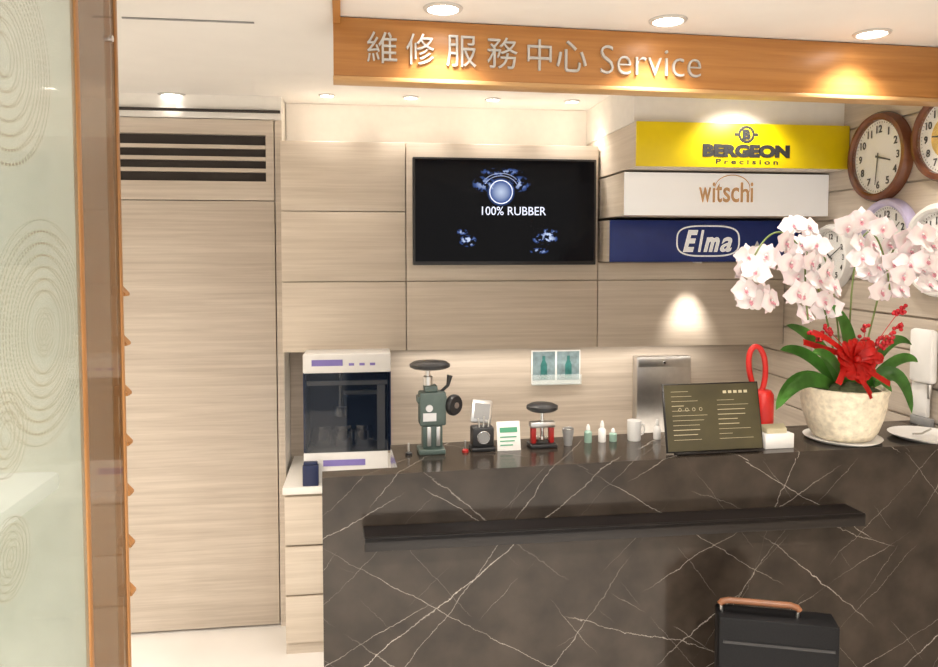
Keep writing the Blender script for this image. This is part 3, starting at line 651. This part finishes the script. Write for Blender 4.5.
def bez(P,n=14):
    out=[]
    for i in range(n+1):
        t=i/n; Q=[p.copy() for p in P]
        while len(Q)>1: Q=[Q[j].lerp(Q[j+1],t) for j in range(len(Q)-1)]
        out.append(Q[0])
    return out
def leaf(P,w):
    pts=bez([Vector(p) for p in P]); n=len(pts); vs=[];fs=[]
    for i,p in enumerate(pts):
        t=i/(n-1); tan=(pts[min(i+1,n-1)]-pts[max(i-1,0)]).normalized()
        side=tan.cross(Vector((0,-1,.35))).normalized(); nn=side.cross(tan)
        if nn.y>0: nn=-nn
        ww=w*(math.sin(math.pi*min(1,(t*.86+.14)))**.6)*(1 if t<.98 else .25)
        for s_,q in ((-1,.25),(-.5,.08),(0,0),(.5,.08),(1,.25)): vs.append(p+side*ww*s_+nn*ww*q)
    for i in range(n-1):
        for j in range(4): fs.append((i*5+j,i*5+j+1,(i+1)*5+j+1,(i+1)*5+j))
    m=MB(); m._add(vs,fs,smooth=True)
    bmesh.ops.solidify(m.bm,geom=list(m.bm.faces),thickness=.0015)
    return m
for P,w in (([lp(838,392),lp(805,365,-.06),lp(785,385,-.10),lp(776,410,-.12)],.026),
 ([lp(836,390),lp(815,372,-.08),lp(800,380,-.11),lp(782,396,-.13)],.022),
 ([lp(842,392),lp(828,350,-.05),lp(808,330,-.04),lp(786,325,-.05)],.022),
 ([lp(840,392),lp(820,358,-.02),lp(795,345,0),lp(780,350,.0)],.020),
 ([lp(850,392),lp(852,350,.0),lp(848,320,.0),lp(830,304,-.02)],.026),
 ([lp(855,392),lp(880,345,.02),lp(895,330,.03),lp(912,345,.02)],.018),
 ([lp(860,392),lp(890,360,-.04),lp(905,372,-.07),lp(912,414,-.08)],.025),
 ([lp(862,390),lp(895,352,.02),lp(910,355,.03),lp(918,362,.03)],.017),
 ([lp(845,390),lp(840,360,-.10),lp(822,350,-.12),lp(812,352,-.13)],.018),
 ([lp(855,390),lp(880,372,-.08),lp(880,378,-.10),lp(892,392,-.12)],.019)):
    parts.append(('leaf',leaf(P,w),M_green))
for P in ([lp(838,388),lp(830,300),lp(800,215),lp(775,215,-.03),lp(755,255,-.05)],[lp(842,388),lp(838,290),lp(825,215,.0),lp(795,205,-.03),(lp(808,320,-.05))],
 [lp(848,388),lp(850,300,.02),lp(850,200,.03),lp(880,205,0),lp(890,290,-.02)],[lp(855,388),lp(880,300,.03),lp(890,215,.03),lp(915,210,.02),lp(925,270,.0)]):
    parts.append(('stem',MB().tube(bez([Vector(p) for p in P],22),.0028,seg=8),M_stem))
def petalmat():
    m,nt,b=mk('orchid_petal'); N=nt.nodes; L=nt.links
    tc=N.new('ShaderNodeTexCoord'); ln=N.new('ShaderNodeVectorMath'); ln.operation='LENGTH'; L.new(tc.outputs['Object'],ln.inputs[0])
    oi=N.new('ShaderNodeObjectInfo')
    r=N.new('ShaderNodeValToRGB'); e=r.color_ramp.elements; e[0].position=.004; e[0].color=(.86,.56,.62,1); e[1].position=.020; e[1].color=(.93,.88,.88,1)
    x=e.new(.048); x.color=(.90,.72,.78,1)
    L.new(ln.outputs['Value'],r.inputs['Fac'])
    mx=N.new('ShaderNodeMix'); mx.data_type='RGBA'; mr=N.new('ShaderNodeMapRange'); L.new(oi.outputs['Random'],mr.inputs[0]); mr.inputs[3].default_value=0; mr.inputs[4].default_value=.6
    L.new(mr.outputs[0],mx.inputs[0]); L.new(r.outputs['Color'],mx.inputs[6]); mx.inputs[7].default_value=(.94,.90,.90,1)
    L.new(mx.outputs[2],b.inputs['Base Color']); b.inputs['Roughness'].default_value=.5
    b.inputs['Subsurface Weight'].default_value=.15; b.inputs['Subsurface Radius'].default_value=(.02,.01,.01)
    return m
M_petal=petalmat()
def petal(m,a,L,w,z,cup,mi=0):
    vs=[];fs=[];nu,nv=9,6; M=RZ(math.degrees(a))
    for i in range(nu):
        t=i/(nu-1); ww=w*max(.12,math.sin(math.pi*(.12+.84*t**.95)))**.55
        for j in range(nv+1):
            s_=j/nv*2-1; vs.append((.003+L*t-(L*.30*s_*s_*t*t), ww*s_, z+cup*(t*t)+.16*ww*s_*s_))
    for i in range(nu-1):
        for j in range(nv): fs.append((i*(nv+1)+j,i*(nv+1)+j+1,(i+1)*(nv+1)+j+1,(i+1)*(nv+1)+j))
    m._add(vs,fs,M,mi,True)
fm=MB()
for a in (90,215,325): petal(fm,math.radians(a),.042,.021,0,-.005)
for a in (8,172): petal(fm,math.radians(a),.047,.031,.003,-.004)
fm.sph((0,-.004,.007),.0045,(1,1,1.2),12,1)
petal(fm,math.radians(-90),.013,.006,.007,.008,1)
fm.sph((0,.003,.009),.004,(1,1,1),10,2)
FMESH=fm.mesh('flower',[M_petal,M_bud,M_wht])
random.seed(11)
FL=[(748,256),(766,256),(741,272),(759,272),(745,288),(763,290),(752,302),(768,304),(756,264),
 (792,228),(808,228),(786,244),(802,246),(818,244),(792,262),(809,264),(825,268),(800,280),(818,282),(831,286),(804,298),(822,298),(808,312),(826,310),(796,252),(812,256),(797,292),
 (848,226),(864,220),(880,230),(856,242),(872,242),(890,244),(864,258),(880,260),(897,262),(870,276),(888,278),(903,278),(882,290),(897,292),(860,250),(876,268),
 (904,238),(920,236),(934,244),(912,252),(928,258),(942,254),(918,270),(934,272),(926,284),(906,262)]
for i,(x,y) in enumerate(FL):
    P=lp(x+random.uniform(-3,3),y+random.uniform(-3,3),random.uniform(-.06,.03)-(.03 if x<840 else 0)-(.03 if x>895 else 0))
    Mx=T(P)@RZ(random.uniform(-40,30))@RX(90+random.uniform(-30,20))@RZ(random.uniform(-25,25))@Matrix.Scale(random.uniform(.88,1.06),4)
    parts.append(('flower',FMESH,None,{'M':Mx}))
bw=MB()
def ribbon(m,P,w,n=14):
    pts=bez([Vector(p) for p in P],n); vs=[];fs=[]
    for i,p in enumerate(pts):
        tan=(pts[min(i+1,n)]-pts[max(i-1,0)]).normalized(); s_=tan.cross(Vector((.1,-1,.5))).normalized()
        vs+= [p-s_*w,p+Vector((0,-.002,0)),p+s_*w]
    for i in range(n): fs+=[(i*3,i*3+1,(i+1)*3+1,(i+1)*3),(i*3+1,i*3+2,(i+1)*3+2,(i+1)*3+1)]
    m._add(vs,fs,smooth=True)
c=lp(854,358,-.10)
for a in range(0,360,20):
    r=.080+random.uniform(-.026,.016); d=Vector((math.cos(math.radians(a)),0,math.sin(math.radians(a))))
    s_=Vector((0,-1,0)).cross(d)
    ribbon(bw,[c,c+d*r*1.1+s_*.035+Vector((0,-.05+random.uniform(-.02,.02),0)),c+d*r*1.1-s_*.035+Vector((0,-.01,0)),c+Vector((0,.01,0))],.012)
for E in ([lp(835,352,-.1),lp(815,345,-.08),lp(803,342,-.08)],[lp(852,372,-.12),lp(868,385,-.13),lp(872,398,-.13)],[lp(840,370,-.12),lp(845,372,-.13),lp(838,384,-.13)],[lp(835,345,-.12),lp(825,335,-.12),lp(812,332,-.1)],[lp(870,372,-.12),lp(880,378,-.13),lp(890,384,-.13)]):
    ribbon(bw,[c]+E,.010)
bw.sph(c+Vector((0,-.015,0)),.012)
bmesh.ops.solidify(bw.bm,geom=list(bw.bm.faces),thickness=.0008)
parts.append(('ribbon_bow',bw,M_ribbon))
for (x,y) in ((866,326),(904,306),(902,322),(812,332),(893,338),(824,326),(884,335)):
    br=MB(); p0=lp(860,370,-.05); p1=lp(x,y,-.05); br.tube(bez([p0,p0.lerp(p1,.5)+Vector((0,0,.02)),p1],8),.0012,seg=6)
    for i in range(12):
        t=random.uniform(.0,.045); d=(p0-p1).normalized(); br.sph(p1+d*t+Vector((random.uniform(-.012,.012),random.uniform(-.012,.012),random.uniform(-.01,.01))),.0065,seg=10)
    parts.append(('berry_spray',br,M_berry))
thing('potted_orchid','white and pink orchids with red bow in a cream ceramic pot','potted plant',OM,parts)
# ------------------------------------------------------------ drinks machine at the wall end
vc=.20; uc,_=CU(922,430,vc); kc=mpp(922,vc)
Lc=toX(.29)-uc-.01
_,zh1=CU(915,330,vc); _,zh0=CU(915,384,vc); zh1-=HC; zh0-=HC
thing('coffee_machine','white countertop drinks machine with a steel spout','coffee machine',CM(uc,vc,HC),[('head',MB().box((0,-.03,zh0),(Lc,.07,zh1),bev=.012),M_wht),('column',MB().box((Lc*.5,.0,.031),(Lc,.07,zh0-.001),bev=.004),M_wht),('base',MB().box((Lc*.4,-.02,0),(Lc,.07,.03),bev=.003),M_grey),('spout',MB().cyl((.015,-.01,zh0-.001),(.015,-.01,zh0-.05),.010,.006),M_steel)])
kd=mpp(918,.07)
thing('saucer_plate','shallow white dish on the counter','dish',CM(CZp(919,436)[0],.075,HC),[('dish',MB().lathe([(0,0),(22*kd,0),(26*kd,.008),(29*kd,.014),(27*kd,.013),(22*kd,.005),(0,.005)],36),M_wht),('spoon',MB().tube([(-.06,-.02,.02),(-.01,0,.014),(.04,.02,.022)],.003),M_steel)])
# ------------------------------------------------------------ suitcase
a0,_=CU(720,621,-.16); SP=CF(a0,-.16); sr=ang-22
SMx=RZ(sr); sn=Vector((-math.sin(math.radians(sr)),math.cos(math.radians(sr)),0)); sx_=Vector((math.cos(math.radians(sr)),math.sin(math.radians(sr)),0))
q0=UP(719,617,SP,sn); q1=UP(841,617,SP,sn); wS=(q1-q0).dot(sx_); hS=q0.z; dS=.085; ks=wS/122
body=MB().box((0,0,.05),(wS,dS,hS),bev=.006)
seam=MB().box((-.001,dS*.45,.06),(wS+.001,dS*.55,hS-.01))
hc=44*ks; hy=dS*.5
hd=MB().tube([(hc-41*ks,hy,hS+7*ks),(hc-39*ks,hy,hS+10*ks),(hc-32*ks,hy,hS+12*ks),(hc+32*ks,hy,hS+12*ks),(hc+39*ks,hy,hS+10*ks),(hc+41*ks,hy,hS+7*ks)],.0085,seg=14)
parts=[('body',body,M_case),('zip_band',seam,M_dark),('trim_strip',MB().box((.012,-.003,hS-.07),(wS-.012,.0,hS-.062)),M_black),('handle',hd,M_hwood)]
for s_ in (-39,39): parts.append(('handle_bracket',MB().tube([(hc+s_*ks,hy,hS-.002),(hc+s_*ks*1.02,hy,hS+8*ks)],.005),M_steel))
for x in (.04,wS-.04):
    for y in (.022,dS-.022): parts.append(('wheel',MB().cyl((x-.012,y,.020),(x+.012,y,.020),.020).box((x-.008,y-.010,.03),(x+.008,y+.010,.052)),M_black))
thing('suitcase','black upright case with brown wooden carry handle','suitcase',T((q0.x,q0.y,0))@SMx,parts)
